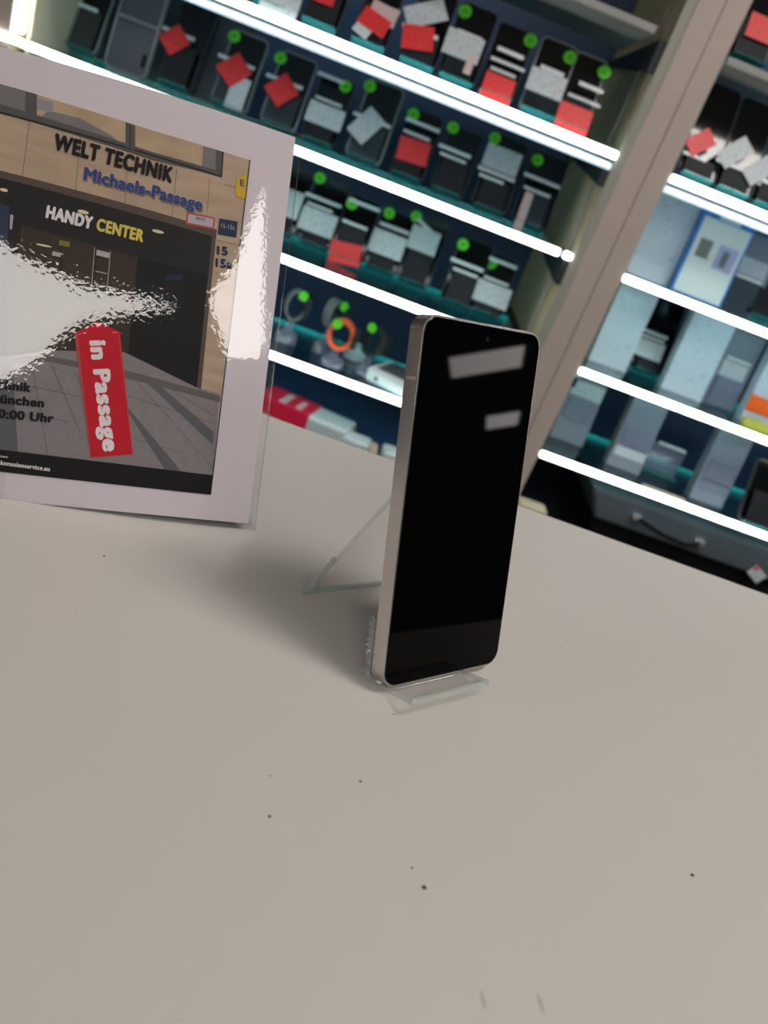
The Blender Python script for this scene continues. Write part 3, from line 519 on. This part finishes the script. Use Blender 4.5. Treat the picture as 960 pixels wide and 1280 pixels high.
ITEMS = [
('r1a', 'top', -0.323, 1.56, (-0.002, 0.096), 0.061, None, [], [(0.018, 0.023, 0.061, 0.032, 0, 'W')], 'd'),
('r1b', 'top', -0.239, 1.56, (-0.002, 0.114), 0.058, None, [], [(-0.008, 0.062, 0.04, 0.032, 0, 'R')], 'd'),
('r1c', 'top', -0.156, 1.56, (0.014, 0.126), 0.058, None, [(0.01, 0.075, 0.045)], [(0.009, 0.065, 0.045, 0.027, 5, 'P'), (-0.014, 0.033, 0.027, 0.019, 20, 'W'), (0.0, 0.049, 0.048, 0.027, 14, 'R')], 'd'),
('r1d', 'top', -0.072, 1.56, (-0.007, 0.131), 0.061, None, [(-0.011, 0.062, 0.061)], [(-0.012, 0.089, 0.067, 0.032, -34, 'W'), (-0.011, 0.052, 0.051, 0.035, -14, 'R')], 'd'),
('r1e', 'top', -0.004, 1.56, (-0.007, 0.131), 0.064, (-0.022, 0.116), [(-0.002, 0.084, 0.043)], [(-0.006, 0.066, 0.062, 0.038, 0, 'W'), (0.013, 0.044, 0.012, 0.029, 0, 'P')], 'c'),
('r1f', 'top', 0.065, 1.56, (-0.005, 0.124), 0.062, (0.026, 0.113), [(0.001, 0.083, 0.046), (0.003, 0.066, 0.059), (-0.0, 0.052, 0.043)], [(0.0, 0.027, 0.051, 0.038, 0, 'R')], 'd'),
('r1g', 'top', 0.14, 1.56, (0.0, 0.128), 0.065, (0.022, 0.112), [(0.0, 0.082, 0.041), (-0.003, 0.047, 0.051)], [(-0.002, 0.061, 0.062, 0.035, 0, 'W')], 'o'),
('r1h', 'top', 0.198, 1.56, (0.006, 0.126), 0.057, (0.026, 0.111), [(0.012, 0.081, 0.043), (0.008, 0.059, 0.057)], [(0.001, 0.028, 0.057, 0.038, 0, 'R')], 'o'),
('r2a', 'second', -0.665, 1.7, (0.001, 0.124), 0.068, None, [(-0.011, 0.083, 0.059)], [], 'o'),
('r2c', 'second', -0.484, 1.7, (-0.012, 0.156), 0.065, None, [(-0.022, 0.098, 0.068), (-0.023, 0.085, 0.051)], [(-0.02, 0.086, 0.04, 0.04, 40, 'R')], 'd'),
('r2d', 'second', -0.381, 1.7, (-0.013, 0.14), 0.07, (-0.03, 0.128), [(-0.008, 0.09, 0.069), (-0.006, 0.077, 0.054)], [(0.013, 0.042, 0.033, 0.054, 0, 'W'), (-0.006, 0.076, 0.045, 0.045, 38, 'R')], 'o'),
('r2e', 'second', -0.286, 1.7, (-0.015, 0.138), 0.071, (-0.034, 0.123), [(-0.011, 0.089, 0.069), (-0.011, 0.073, 0.051)], [(-0.01, 0.074, 0.044, 0.044, 38, 'R')], 'o'),
('r2f', 'second', -0.207, 1.7, (-0.014, 0.128), 0.064, (0.015, 0.119), [(-0.013, 0.124, 0.051), (-0.003, 0.085, 0.051)], [(0.0, 0.061, 0.068, 0.036, 0, 'W')], 'd'),
('r2g', 'second', -0.119, 1.7, (-0.011, 0.149), 0.076, (-0.031, 0.135), [(-0.006, 0.083, 0.073)], [(-0.012, 0.071, 0.061, 0.037, -62, 'W')], 'o'),
('r2h', 'second', -0.033, 1.7, (-0.004, 0.13), 0.067, (-0.024, 0.118), [(-0.001, 0.107, 0.067), (-0.005, 0.087, 0.052)], [(-0.001, 0.06, 0.058, 0.04, -4, 'R')], 'd'),
('r2i', 'second', 0.049, 1.7, (-0.013, 0.127), 0.066, (-0.028, 0.122), [(-0.011, 0.086, 0.064), (-0.01, 0.074, 0.052)], [], 'd'),
('r2j', 'second', 0.134, 1.7, (-0.016, 0.142), 0.071, (-0.032, 0.132), [(-0.008, 0.076, 0.074), (-0.014, 0.065, 0.049)], [(-0.007, 0.102, 0.069, 0.04, 0, 'W')], 'd'),
('r2k', 'second', 0.216, 1.7, (-0.004, 0.141), 0.074, (-0.024, 0.124), [(-0.004, 0.094, 0.074), (-0.006, 0.073, 0.053)], [(-0.019, 0.035, 0.016, 0.065, 0, 'P')], 'c'),
('r3z', 'third', -0.233, 1.7, (-0.011, 0.132), 0.07, None, [], [(0.011, 0.069, 0.038, 0.048, 0, 'W')], 'd'),
('r3a', 'third', -0.158, 1.7, (-0.01, 0.132), 0.07, (-0.031, 0.128), [(-0.009, 0.095, 0.073), (-0.011, 0.081, 0.051)], [(-0.005, 0.056, 0.07, 0.041, 0, 'W')], 'd'),
('r3b', 'third', -0.09, 1.669, (0.001, 0.126), 0.066, (-0.022, 0.109), [(0.001, 0.116, 0.063), (-0.003, 0.078, 0.05)], [(-0.002, 0.026, 0.06, 0.038, -8, 'R')], 'd'),
('r3c', 'third', -0.021, 1.7, (-0.004, 0.122), 0.067, (-0.019, 0.114), [(-0.0, 0.094, 0.061)], [(-0.002, 0.063, 0.067, 0.042, 0, 'W')], 'd'),
('r3d', 'third', 0.047, 1.7, (-0.009, 0.136), 0.067, (-0.035, 0.126), [(-0.006, 0.115, 0.055)], [(-0.006, 0.093, 0.058, 0.042, 0, 'W')], 'd'),
('r3e', 'third', 0.14, 1.651, (-0.007, 0.129), 0.069, (-0.026, 0.114), [(-0.007, 0.085, 0.066), (-0.005, 0.071, 0.05)], [], 'd'),
('r3f', 'third', 0.201, 1.666, (-0.002, 0.12), 0.06, (-0.022, 0.1), [(-0.002, 0.109, 0.057), (-0.003, 0.075, 0.051)], [(-0.002, 0.051, 0.07, 0.038, 0, 'W')], 'd'),
('q0', 'upper', 0.42, 1.56, (-0.009, 0.142), 0.062, None, [], [(0.004, 0.063, 0.049, 0.036, 0, 'R')], 'd'),
('q1a', 'top', 0.429, 1.56, (-0.008, 0.163), 0.063, None, [(-0.014, 0.078, 0.047), (-0.016, 0.044, 0.041)], [(-0.016, 0.067, 0.047, 0.028, -46, 'R')], 'd'),
('q1b', 'top', 0.495, 1.56, (-0.009, 0.161), 0.064, None, [(-0.021, 0.053, 0.05)], [(-0.02, 0.073, 0.058, 0.028, -50, 'W')], 'd'),
('q1c', 'top', 0.564, 1.56, (-0.014, 0.165), 0.064, None, [(-0.036, 0.05, 0.05)], [(-0.038, 0.063, 0.058, 0.028, -50, 'W')], 'd'),
('q2p', 'second', 0.69, 1.65, (0.008, 0.125), 0.071, None, [], [], 'd'),
('q3p', 'third', 0.551, 1.7, (-0.015, 0.153), 0.076, None, [(-0.015, 0.085, 0.063), (-0.015, 0.076, 0.056)], [(-0.015, 0.055, 0.063, 0.033, 0, 'W')], 'd'),
('q4p', 'fourth', 0.83, 1.53, (0.027, 0.128), 0.073, None, [], [], 'd'),
]
DIAG = {'r3d': math.radians(22), 'r1d': 0}
LABELS = {'r1a': (('black display phone behind an upright white tag', 'stand with an upright white tag'),
 'far left, second shelf'),
 'r1b': (('black display phone with a red tag cut by the picture edge', 'stand with a red tag cut by the picture edge'),
 'on the second shelf'),
 'r1c': (('dark display phone behind pink, white and red tags', 'stand with overlapping pink, white and red tags'),
 'second shelf'),
 'r1d': (('black display phone behind a tilted barcode tag', 'stand with a tilted barcode tag above a red tag'),
 'second shelf'),
 'r1e': (('display phone with green dot behind a white tag and pink slip', 'clear stand with a white tag and small pink slip'),
 'second shelf'),
 'r1f': (('black display phone with green dot at its upper right', 'stand with three pale bars over a low red tag'),
 'second shelf'),
 'r1g': (('cased display phone with green dot right and white tag', 'clear stand with a white tag'),
 'second shelf, second from the post'),
 'r1h': (('cased display phone with green dot, nearest the post', 'stand with bluish bar over red tag'),
 'second shelf, nearest the post'),
 'r2a': (('dark display phone without a tag', 'clear stand with one bright bar and no tag'),
 'leftmost beside the glowing tube'),
 'r2c': (('black phone without green dot behind a red diamond tag', 'stand with a red diamond tag'),
 'left of the dark grey box'),
 'r2d': (('cased phone with green dot behind a red diamond tag', 'clear stand with a red diamond over a white tag'),
 'beside dark box'),
 'r2e': (('cased phone with green dot behind a red diamond tag only', 'clear stand with only a red diamond tag'),
 'just above the poster corner'),
 'r2f': (('black phone with a green dot at its upper right', 'stand with two bright bars over a white tag'),
 'right of the diamond tags'),
 'r2g': (('cased black phone with green dot left, tilted tag below', 'clear stand with a steeply tilted white tag'),
 'on the third shelf'),
 'r2h': (('black phone with a green dot beside a long pale bar', 'stand with two bars over a red tag'),
 'on the third shelf'),
 'r2i': (('black phone with green dot left and no tag', 'dark stand with two bars and no tag'),
 'between red and white tags'),
 'r2j': (('black phone with green dot, white tag across it', 'stand with a white tag above its two bars'),
 'third shelf, second from the post'),
 'r2k': (('black phone with green dot on a see-through stand', 'clear stand with a narrow pink slip'),
 'third shelf, nearest the post'),
 'r3z': (('black phone mostly hidden by the poster holder', 'stand with a narrow white tag'),
 'fourth shelf, at the poster edge'),
 'r3a': (('black phone with green dot, first clear of the poster', 'stand with two bars over a white tag'),
 'fourth shelf, first beside the poster'),
 'r3b': (('dark phone with green dot and pale bar on its top', 'stand with a low red tag'),
 'fourth shelf'),
 'r3c': (('black phone with green dot and bar, third from the poster', 'stand with one bar over a white tag'),
 'fourth shelf'),
 'r3d': (('black phone with a green dot crossed by a slanting bar', 'stand with a slanting bright bar'),
 'fourth shelf'),
 'r3e': (('black phone with green dot and no tag', 'dark stand with two bars and no tag'),
 'fourth shelf, above the big phone'),
 'r3f': (('small dark phone with green dot and pale bar on top', 'stand with a white tag below two bars'),
 'fourth shelf, nearest the post'),
 'q0': (('black display phone behind a red tag', 'stand with a red tag'),
 'topmost shelf right of the post'),
 'q1a': (('black phone behind a tilted red tag', 'stand with a tilted red tag'),
 'against the post on the right shelves'),
 'q1b': (('black phone behind a tilted white tag, second from the post', 'stand with a tilted white tag, second from the post'),
 'right shelves'),
 'q1c': (('black phone behind a tilted white tag at the picture edge', 'stand with a tilted white tag at the picture edge'),
 'right shelves'),
 'q2p': (('black phone right of the grey labelled box', 'dark stand right of the grey labelled box'),
 'at the picture edge'),
 'q3p': (('black phone standing between two white boxes', 'dark stand with a white tag between two white boxes'),
 'right shelves'),
 'q4p': (('black phone at the right picture edge', 'dark untagged stand at the right picture edge'),
 'lowest lit shelf')}
SPECKS = [(0.0535, 0.2432, 0.0006), (0.0231, 0.2132, 0.0007), (0.0802, 0.2036, 0.0009), (0.1952, 0.2503, 0.0008), (0.0756, 0.2104, 0.0005), (0.0198, 0.2318, 0.0004), (0.1643, 0.4024, 0.0004), (-0.0815, 0.3339, 0.0005), (0.0647, 0.289, 0.0004)]
SMUDGES = [(0.1001, 0.1693, 0.0059, -2.926, 'faint short smudge at the bottom of the counter, left of the other'), (0.1196, 0.174, 0.0071, -2.912, 'faint short smudge at the bottom of the counter, right of the other')]
# ---------------------------------------------------------------- goods on the shelves: prototypes
# display phone: body, screen, green dot; every copy shares these meshes and is scaled to its size
PLN = math.radians(24)
def make_display_phone():
    r = empty('display_phone'); w, h = .070, .150
    pts = [(x - w / 2, z) for x, z in rrect(w, h, .009, 6)]
    obj('body', slab(pts, 0, .008, .0012, 1), M['display_body'], r)
    s = slab([(x - w / 2 + .0015, z + .0015) for x, z in rrect(w - .003, h - .003, .008, 6)], -.0006, .002)
    obj('screen', s, M['display_screen'], r)
    return r
def make_stand():
    r = empty('acrylic_stand'); w = .056
    obj('back_plate', B((-w / 2, .0102, .0), (w / 2, .0122, .105), .0004), M['acrylic'], r)
    obj('ledge', B((-w / 2, -.018, -.0045), (w / 2, .0122, -.0026), .0004), M['teal'], r)
    return r
def bar_proto(name, m, bev=.0012): return obj(name, B((-.5, -.0022, -.0030), (.5, .0, .0030), bev), m)
ph0 = make_display_phone(); st0 = make_stand()
case_o = [(x - .037, z) for x, z in rrect(.074, .154, .012, 7)]; case_i = [(x - .0335, z + .0035) for x, z in rrect(.067, .147, .009, 7)]
case_mesh = obj('clear_case', ring(case_o, case_i, -.002, .0095), M['case_clear'])
dot_mesh = obj('green_sticker', disc(0, 0, .0112, -.0018, -.0007, 22), M['green'])
mark = ring([(.0035 * math.cos(a), .0035 * math.sin(a)) for a in [k * math.pi / 6 for k in range(12)]], [(.0020 * math.cos(a), .0020 * math.sin(a)) for a in [k * math.pi / 6 for k in range(12)]], -.0021, -.0017)
mark_mesh = obj('sticker_mark', mark, M['green_mark'])
lip_mesh = bar_proto('lip', M['lip'])
panel_mesh = {k: obj('front_panel', slab([(-.5, 0), (.5, 0), (.5, 1), (-.5, 1)], -.0022, 0), M[m]) for k, m in (('d', 'smoked'), ('c', 'clearpanel'))}
tagm = {k: obj('price_tag', slab([(x - .5, z - .5) for x, z in ((0, 0), (1, 0), (1, 1), (0, 1))], -.0012, 0), M[k]) for k in 'RWP'}
protos = [case_mesh, dot_mesh, mark_mesh, lip_mesh, *panel_mesh.values(), *tagm.values()]
def child(src, parent, loc, scale=(1, 1, 1), rot=0):
    c = link_copy(src, parent); c.location = loc; c.scale = scale; c.rotation_euler = (0, rot, 0); return c
rowname = {'upper': 'topmost shelf', 'top': 'second shelf from the top', 'second': 'third shelf from the top', 'third': 'fourth shelf from the top', 'fourth': 'lowest lit shelf'}
colname = {'R': 'red', 'W': 'white', 'P': 'pink'}
used_ph = used_st = False
for it in ITEMS:
    name, row, x, y, (tx, tz), pw, dot, lips, tags, var = it
    z0 = Z[row] + .0045; c_, s_ = math.cos(PLN), math.sin(PLN)
    desc, where = LABELS[name]
    group = 'phones on display on the ' + rowname[row]
    # stand: leans like the phone, its front panel carries lips and price tags
    if used_st: st_ = link_copy(st0); kids = [link_copy(k, st_) for k in st0.children if k.name.split('.')[0] in ('back_plate', 'ledge')]
    else: st_ = st0; kids = list(st0.children)
    base = Vector((x, y - .030, z0 + .0105))
    st_.location = base; st_.rotation_euler = (-PLN, 0, 0)
    k_ = 1
    tag(st_, desc[1] + ', ' + where, 'display stand', 'acrylic phone stands on the ' + rowname[row])
    lean = lambda u, dz, off: (u, off, max(dz - .015 + off * s_, 0) / c_)
    ph_ = link_copy(ph0) if used_ph else ph0
    if used_ph:
        for k in ph0_parts: link_copy(k, ph_)
    else: ph0_parts = list(ph0.children)
    H = (tz - .015) / c_ / .150
    ph_.location = base; ph_.rotation_euler = (-PLN, 0, 0); sx = min(pw, .072) / .070 if var != 'o' else min(pw, .070) / .074
    ph_.scale = (sx, 1, H)
    tag(ph_, desc[0] + ', ' + where, 'smartphone', group)
    rr_ = math.atan2(tx, tz) * .35
    if var == 'o': child(case_mesh, ph_, (0, 0, -.002 + .0), (1, 1, 1))
    if dot:
        d_ = child(dot_mesh, ph_, (dot[0] / sx, -.0002, (dot[1] - .015) / c_ / H), (1 / sx, 1, 1 / H)); child(mark_mesh, d_, (0, 0, 0))
        used_dot = True
    #front panel of the stand reaches up to its lowest lip
    lz = [l[1] for l in lips]; ptop = (min(lz) if lz else (.075 if var != 'q' else .05))
    pww = .050 if var != 'o' else .058
    offp = -.010
    child(panel_mesh['d' if var == 'd' else 'c'], st_, (-.002, offp, -.0006), (pww, 1, max((ptop - .015 + offp * s_) / c_, .02)))
    for i, (lx, l_z, lw) in enumerate(lips):
        child(lip_mesh, st_, lean(lx, l_z, offp - .0023 if i else offp - .0028), (lw, 1, 1.15 if i == 0 else .9), DIAG.get(name, 0) if i == 0 else 0)
    for i, (gx, gz, gw, gh, gr, gc) in enumerate(tags):
        g_o = child(tagm[gc], st_, lean(gx, gz, offp - .0062 - .0016 * i), (gw, 1, gh / c_), math.radians(gr))
        g_o['label'] = colname[gc] + ' price tag'
    used_ph = used_st = True
for o in protos: bpy.data.objects.remove(o)

# ---------------------------------------------------------------- boxes standing on the shelves
def carton(name, key, x, y, w, h, d, m, label, cat='box', dx=0, lean=8, parts=(), group=None, bev=.001):
    t = empty(name, (x, y, Z[key] + .0045), rot=(math.radians(-lean), 0, 0), label=label, cat=cat, group=group)
    obj('carton', B((-w / 2, 0, 0), (w / 2, d, h), bev), m, t)
    for pn, lo, hi, pm in parts: obj(pn, B(lo, hi, 0), pm, t)
    return t
# clear case showing a grey phone back
t = empty('phone_case', (-.572, 1.66, Z['second'] + .0045), rot=(math.radians(-14), 0, 0), label='clear phone case over a grey back with a dark slot, on the third shelf', cat='phone case')
obj('insert', slab([(x - .036, z) for x, z in rrect(.072, .160, .012)], .002, .008), M['box_dark'], t)
obj('case_rim', ring([(x - .0395, z - .0) for x, z in rrect(.079, .166, .014)], [(x - .036, z + .003) for x, z in rrect(.072, .160, .011)], -.002, .009), M['case_clear'], t)
obj('cross_bar', B((-.038, -.004, .088), (.038, -.001, .093), .001), M['case_clear'], t)
obj('slot', B((.024, -.0012, .020), (.030, .0022, .042), .001), M['black'], t)
carton('dark_box', 'second', -.428, 1.74, .070, .160, .03, M['box_dark'], 'plain dark grey box between two phones with red diamond tags', lean=4)
carton('dark_box', 'second', -.600, 1.80, .16, .160, .03, M['box_dark'], 'wide dark grey box behind the clear phone case', lean=4)
W_ = M['box_white']
carton('white_box', 'second', .455, 1.60, .092, .152, .03, W_, 'plain white phone box at the left end beside the blue edged box')
t = carton('blue_edged_box', 'second', .540, 1.57, .100, .148, .025, M['box_blue'], 'white box with blue border and two small pictures', parts=(('front_face', (-.046, -.0008, .004), (.046, .0003, .138), M['white_plain']), ('picture', (-.036, -.0016, .070), (-.012, -.0007, .102), M['photo_a']), ('picture', (.002, -.0016, .060), (.038, -.0007, .102), M['photo_b']), ('picture', (.012, -.0024, .066), (.024, -.0015, .094), M['photo_a']), ('hanger', (-.02, -.0016, .140), (.02, -.0007, .147), M['white_plain'])))
carton('grey_box', 'second', .632, 1.62, .078, .142, .03, M['box_grey'], 'grey box with pale label right of the blue edged box', parts=(('pale_label', (-.030, -.0012, .070), (.030, .0003, .100), M['pale']), ('lip', (-.024, -.006, .062), (.028, -.001, .067), M['lip']), ('front_panel', (-.030, -.004, 0), (.034, -.001, .062), M['clearpanel'])))
carton('white_box', 'third', .458, 1.61, .078, .158, .03, W_, 'white phone box beside the post on the fourth shelf from the top')
carton('grey_box', 'third', .535, 1.72, .10, .160, .02, M['box_grey'], 'grey box behind the phone with the white tag')
carton('white_box', 'third', .613, 1.60, .086, .158, .03, W_, 'tall white phone box with faint print right of the tagged phone')
carton('grey_box', 'third', .697, 1.62, .070, .160, .03, M['box_grey'], 'grey blister box with pale label beside the orange based box', parts=(('pale_label', (-.026, -.0012, .060), (.026, .0003, .092), M['pale']), ('lip', (-.024, -.004, .095), (.026, -.001, .099), M['lip']), ('blister', (-.026, -.010, .004), (.028, -.001, .060), M['lilac'])))
t = carton('orange_based_box', 'third', .770, 1.58, .072, .158, .03, W_, 'white box with an orange band across its foot', parts=(('orange_band', (-.0362, -.0012, .022), (.0362, .0003, .054), M['orange']),))
t = carton('snack_pouch', 'third', .762, 1.535, .075, .022, .02, M['yellow'], 'small yellow green pack lying in front of the orange based box', cat='pack', lean=30, bev=.006)
for i, (x, y, lab) in enumerate(((.452, 1.62, 'grey blister box nearest the post with a white label at its top'), (.568, 1.57, 'second grey blister box from the post on the lowest lit shelf'), (.745, 1.55, 'grey blister box right of the clear bars on the lowest lit shelf'))):
    carton('blister_box', 'fourth', x, y, .072, .158, .03, M['box_grey'], lab, lean=10, group='grey blister boxes on the lowest lit shelf', parts=(('pale_label', (-.030, -.0012, .095 if i == 0 else .025), (.034, .0003, .125 if i == 0 else .045), M['pale'] if i != 2 else M['lilac']), ('blister', (-.028, -.008, .05), (.030, -.001, .088), M['lilac'])))
t = empty('bar_stand', (.655, 1.62, Z['fourth'] + .0045), label='low clear stand with two pale bars between blister boxes', cat='display stand')
obj('rear_wall', B((-.04, .02, 0), (.045, .023, .062)), M['lilac'], t); obj('upper_bar', B((-.02, .015, .060), (.040, .020, .065), .001), M['lip'], t); obj('lower_bar', B((-.045, .0, .040), (.025, .005, .045), .001), M['lilac'], t); obj('foot', B((-.045, 0, 0), (.045, .03, .003)), M['teal'], t)
tag(obj('tan_reflection', B((.60, 1.512, Z['fourth'] + .0044), (.690, 1.525, Z['fourth'] + .0062)), M['tan']), 'long tan strip painted in for a label reflection at the front of the lowest lit shelf', 'label')  # solid strip coloured like a label's reflection
t = empty('power_plug', (.408, 1.60, -.085), label='small pale plug on the back panel just right of the post', cat='plug')
obj('body', B((-.008, 0, -.006), (.008, .012, .006), .002), M['white_plain'], t); obj('mount', B((-.010, .012, -.028), (.010, .40, .010)), M['black'], t)

# ---------------------------------------------------------------- smart watches on the left, lowest lit shelf
def watch(x, y, h, band, rx, rz, yaw, label, face=True, dotp=(0, .02)):
    t = empty('smart_watch', (x, y, Z['fourth'] + .0045), rot=(0, 0, yaw), label=label, cat='watch', group='watches on the lowest lit left shelf')
    bm = bmesh.new(); n = 28; wd = .011; th = .0075 if band is M['orange_band'] else .0036
    for i in range(n):
        a = 2 * math.pi * i / n
        bm.verts.new((rx * math.cos(a), -wd, h + rz * math.sin(a))); bm.verts.new((rx * math.cos(a), wd, h + rz * math.sin(a)))
        bm.verts.new(((rx - th) * math.cos(a), wd, h + (rz - th) * math.sin(a))); bm.verts.new(((rx - th) * math.cos(a), -wd, h + (rz - th) * math.sin(a)))
    bm.verts.ensure_lookup_table()
    for i in range(n):
        j = (i + 1) % n
        for k in range(4): bm.faces.new([bm.verts[q] for q in (4 * i + k, 4 * j + k, 4 * j + (k + 1) % 4, 4 * i + (k + 1) % 4)])
    obj('band', bm, band, t, smooth=False)
    obj('case', B((rx - .004, -.015, h - .018), (rx + .007, .015, h + .020), .003), M['dark_band'], t)
    d = obj('green_sticker', disc(dotp[0], h + dotp[1], .0095, -.0175, -.0160, 20), M['green'], t)
    o = obj('clear_base', bm_base(h - rz), M['lilac'], t)
    obj('holder_ring', ring([( (rx - th) * .97 * math.cos(a), h + (rz - th) * .97 * math.sin(a)) for a in [k * math.pi / 8 for k in range(16)]], [((rx - th) * .75 * math.cos(a), h + (rz - th) * .75 * math.sin(a)) for a in [k * math.pi / 8 for k in range(16)]], -.008, .008), M['clearpanel'], t)
    return t
def bm_base(hh):
    bm = bmesh.new(); prof = [(.024, 0), (.022, .4), (.008, .62), (.007, .9), (.012, 1.02)]; n = 16; R = []
    for r, q in prof: R.append([bm.verts.new((r * math.cos(2 * math.pi * k / n), .8 * r * math.sin(2 * math.pi * k / n), q * hh)) for k in range(n)])
    for u, v in zip(R, R[1:]):
        for k in range(n): bm.faces.new((u[k], u[(k + 1) % n], v[(k + 1) % n], v[k]))
    bm.faces.new(R[0][::-1]); bm.faces.new(R[-1]); return bm
watch(-.150, 1.60, .075, M['grey_band'], .020, .030, .3, 'grey banded watch nearest the poster, green dot on top', dotp=(.006, .024))
watch(-.076, 1.62, .080, M['grey_band'], .019, .030, .8, 'pale grey watch standing just behind the orange one', dotp=(.004, .022))
watch(-.048, 1.56, .062, M['orange_band'], .026, .030, 0, 'watch with a bright orange ring band', dotp=(-.013, .020))
watch(.016, 1.58, .066, M['dark_band'], .022, .030, -.5, 'black banded watch right of the orange one', dotp=(-.006, .026))
tag(obj('glass_ball', bm_base(.03), M['white_plain']), 'small white knob between the orange and the black watch', 'knob').location = (-.012, 1.66, Z['fourth'] + .0045)
t = empty('tablet_box', (.085, 1.56, Z['fourth'] + .0045), rot=(0, 0, -.35), label='white rounded box with a dark screen on top, cut by the big phone', cat='box')
obj('case', B((-.055, -.045, 0), (.055, .06, .030), .009), M['white_plain'], t); obj('dark_top', B((-.038, -.034, .0295), (.050, .052, .0312), .0006), M['box_dark'], t); obj('button', disc(-.030, .013, .004, -.0465, -.0445), M['box_dark'], t)
# boxes lying on the bottom board
def low(name, x, y, z, sx, sy, sz, yaw, m, label, parts=()):
    t = empty(name, (x, y, -.375), rot=(0, 0, yaw), label=label, cat='box')
    obj('carton', B((-sx / 2, -sy / 2, 0), (sx / 2, sy / 2, sz), .006), m, t)
    for pn, lo, hi, pm in parts: obj(pn, B(lo, hi, .0005), pm, t)
    return t
low('red_and_white_box', -.062, 1.575, 0, .19, .08, .045, -.20, M['white_plain'], 'red and white carton lying at the bottom left behind the counter edge',
    (('red_cover', (-.0958, -.0405, .012), (.015, .0405, .0456), M['red_box']), ('white_stripe', (-.055, -.034, .0455), (-.040, .030, .0462), M['P']), ('white_stripe', (-.020, -.030, .0455), (-.008, .020, .0462), M['P'])))
low('white_box', .045, 1.54, 0, .06, .05, .036, -.1, M['white_plain'], 'small white carton right of the red and white one')
low('orange_box', .084, 1.54, 0, .018, .045, .030, 0, M['tan'], 'narrow orange brown carton between two small white ones')
low('white_box', .118, 1.54, 0, .032, .05, .036, .1, M['white_plain'], 'small white carton half hidden behind the big phone')
# tool case
t = empty('tool_case', (.705, 1.52, -.375), label='dark grey case with a black handle under the right shelves', cat='case')
bm = bmesh.new(); pts = [(-.175, .045), (.24, .045), (.24, .112), (-.195, .112)]
obj('shell', slab([(-.160, .052), (.245, .052), (.225, .112), (-.190, .112)], 0, .25, .004), M['grey_case'], t)
obj('shaded_gap_block', slab([(-.150, 0), (.24, 0), (.245, .052), (-.160, .052)], .012, .25, .004), M['black'], t)  # black block in place of the shade under the case
obj('handle', tube([(-.083, -.004, .084), (-.070, -.016, .082), (-.03, -.022, .074), (.02, -.022, .070), (.045, -.016, .074), (.055, -.004, .080)], .0045), M['black'], t)
obj('handle_mount', B((-.094, -.010, .078), (-.076, .001, .090), .002), M['chrome'], t); obj('handle_mount', B((.045, -.010, .073), (.065, .001, .086), .002), M['chrome'], t)
t = empty('small_tag', (.893, 1.505, -.325), rot=(0, .5, 0), label='small white tag with a red corner hanging on the grey case', cat='tag')
obj('card', B((-.020, 0, -.002), (.014, .003, .022), .001), M['white_plain'], t); obj('red_corner', B((-.020, -.001, .012), (-.012, .0, .022)), M['red_box'], t)
# specks on the counter
CRUMBS = ('dark speck on the counter below the phone tray', 'round dark speck on the counter, lower left of the phone', 'largest dark speck on the lower counter below the phone', 'dark speck alone on the right of the counter', 'faint speck just above the largest dark speck', 'faint tiny speck above the round dark speck on the left', 'faint tiny speck on the counter right of the phone', 'tiny speck on the counter below the poster', 'tiny speck directly below the clear phone tray')
for i, (sx_, sy_, r) in enumerate(SPECKS):
    bm = bmesh.new(); bmesh.ops.create_icosphere(bm, subdivisions=1, radius=r)
    for v in bm.verts: v.co = Vector((v.co.x * random.uniform(.7, 1.5), v.co.y * random.uniform(.6, 1.2), v.co.z * .4 + r * .35))
    o = obj('crumb', bm, M['crumb']); o.location = (sx_, sy_, 0); tag(o, CRUMBS[i], 'crumb', 'specks on the counter')

for i, (x, y, ln, a, lab) in enumerate(SMUDGES):
    o = obj('smudge', slab([(.0009 * math.sin(math.pi * t / 6) * s, (t / 6 - .5) * ln) for t, s in [(t, 1) for t in range(7)] + [(t, -1) for t in (5, 4, 3, 2, 1)]], 0, .00006), M['smudge'])
    o.location = (x, y, .00008); o.rotation_euler = (math.radians(90), 0, a); tag(o, lab, 'smudge')
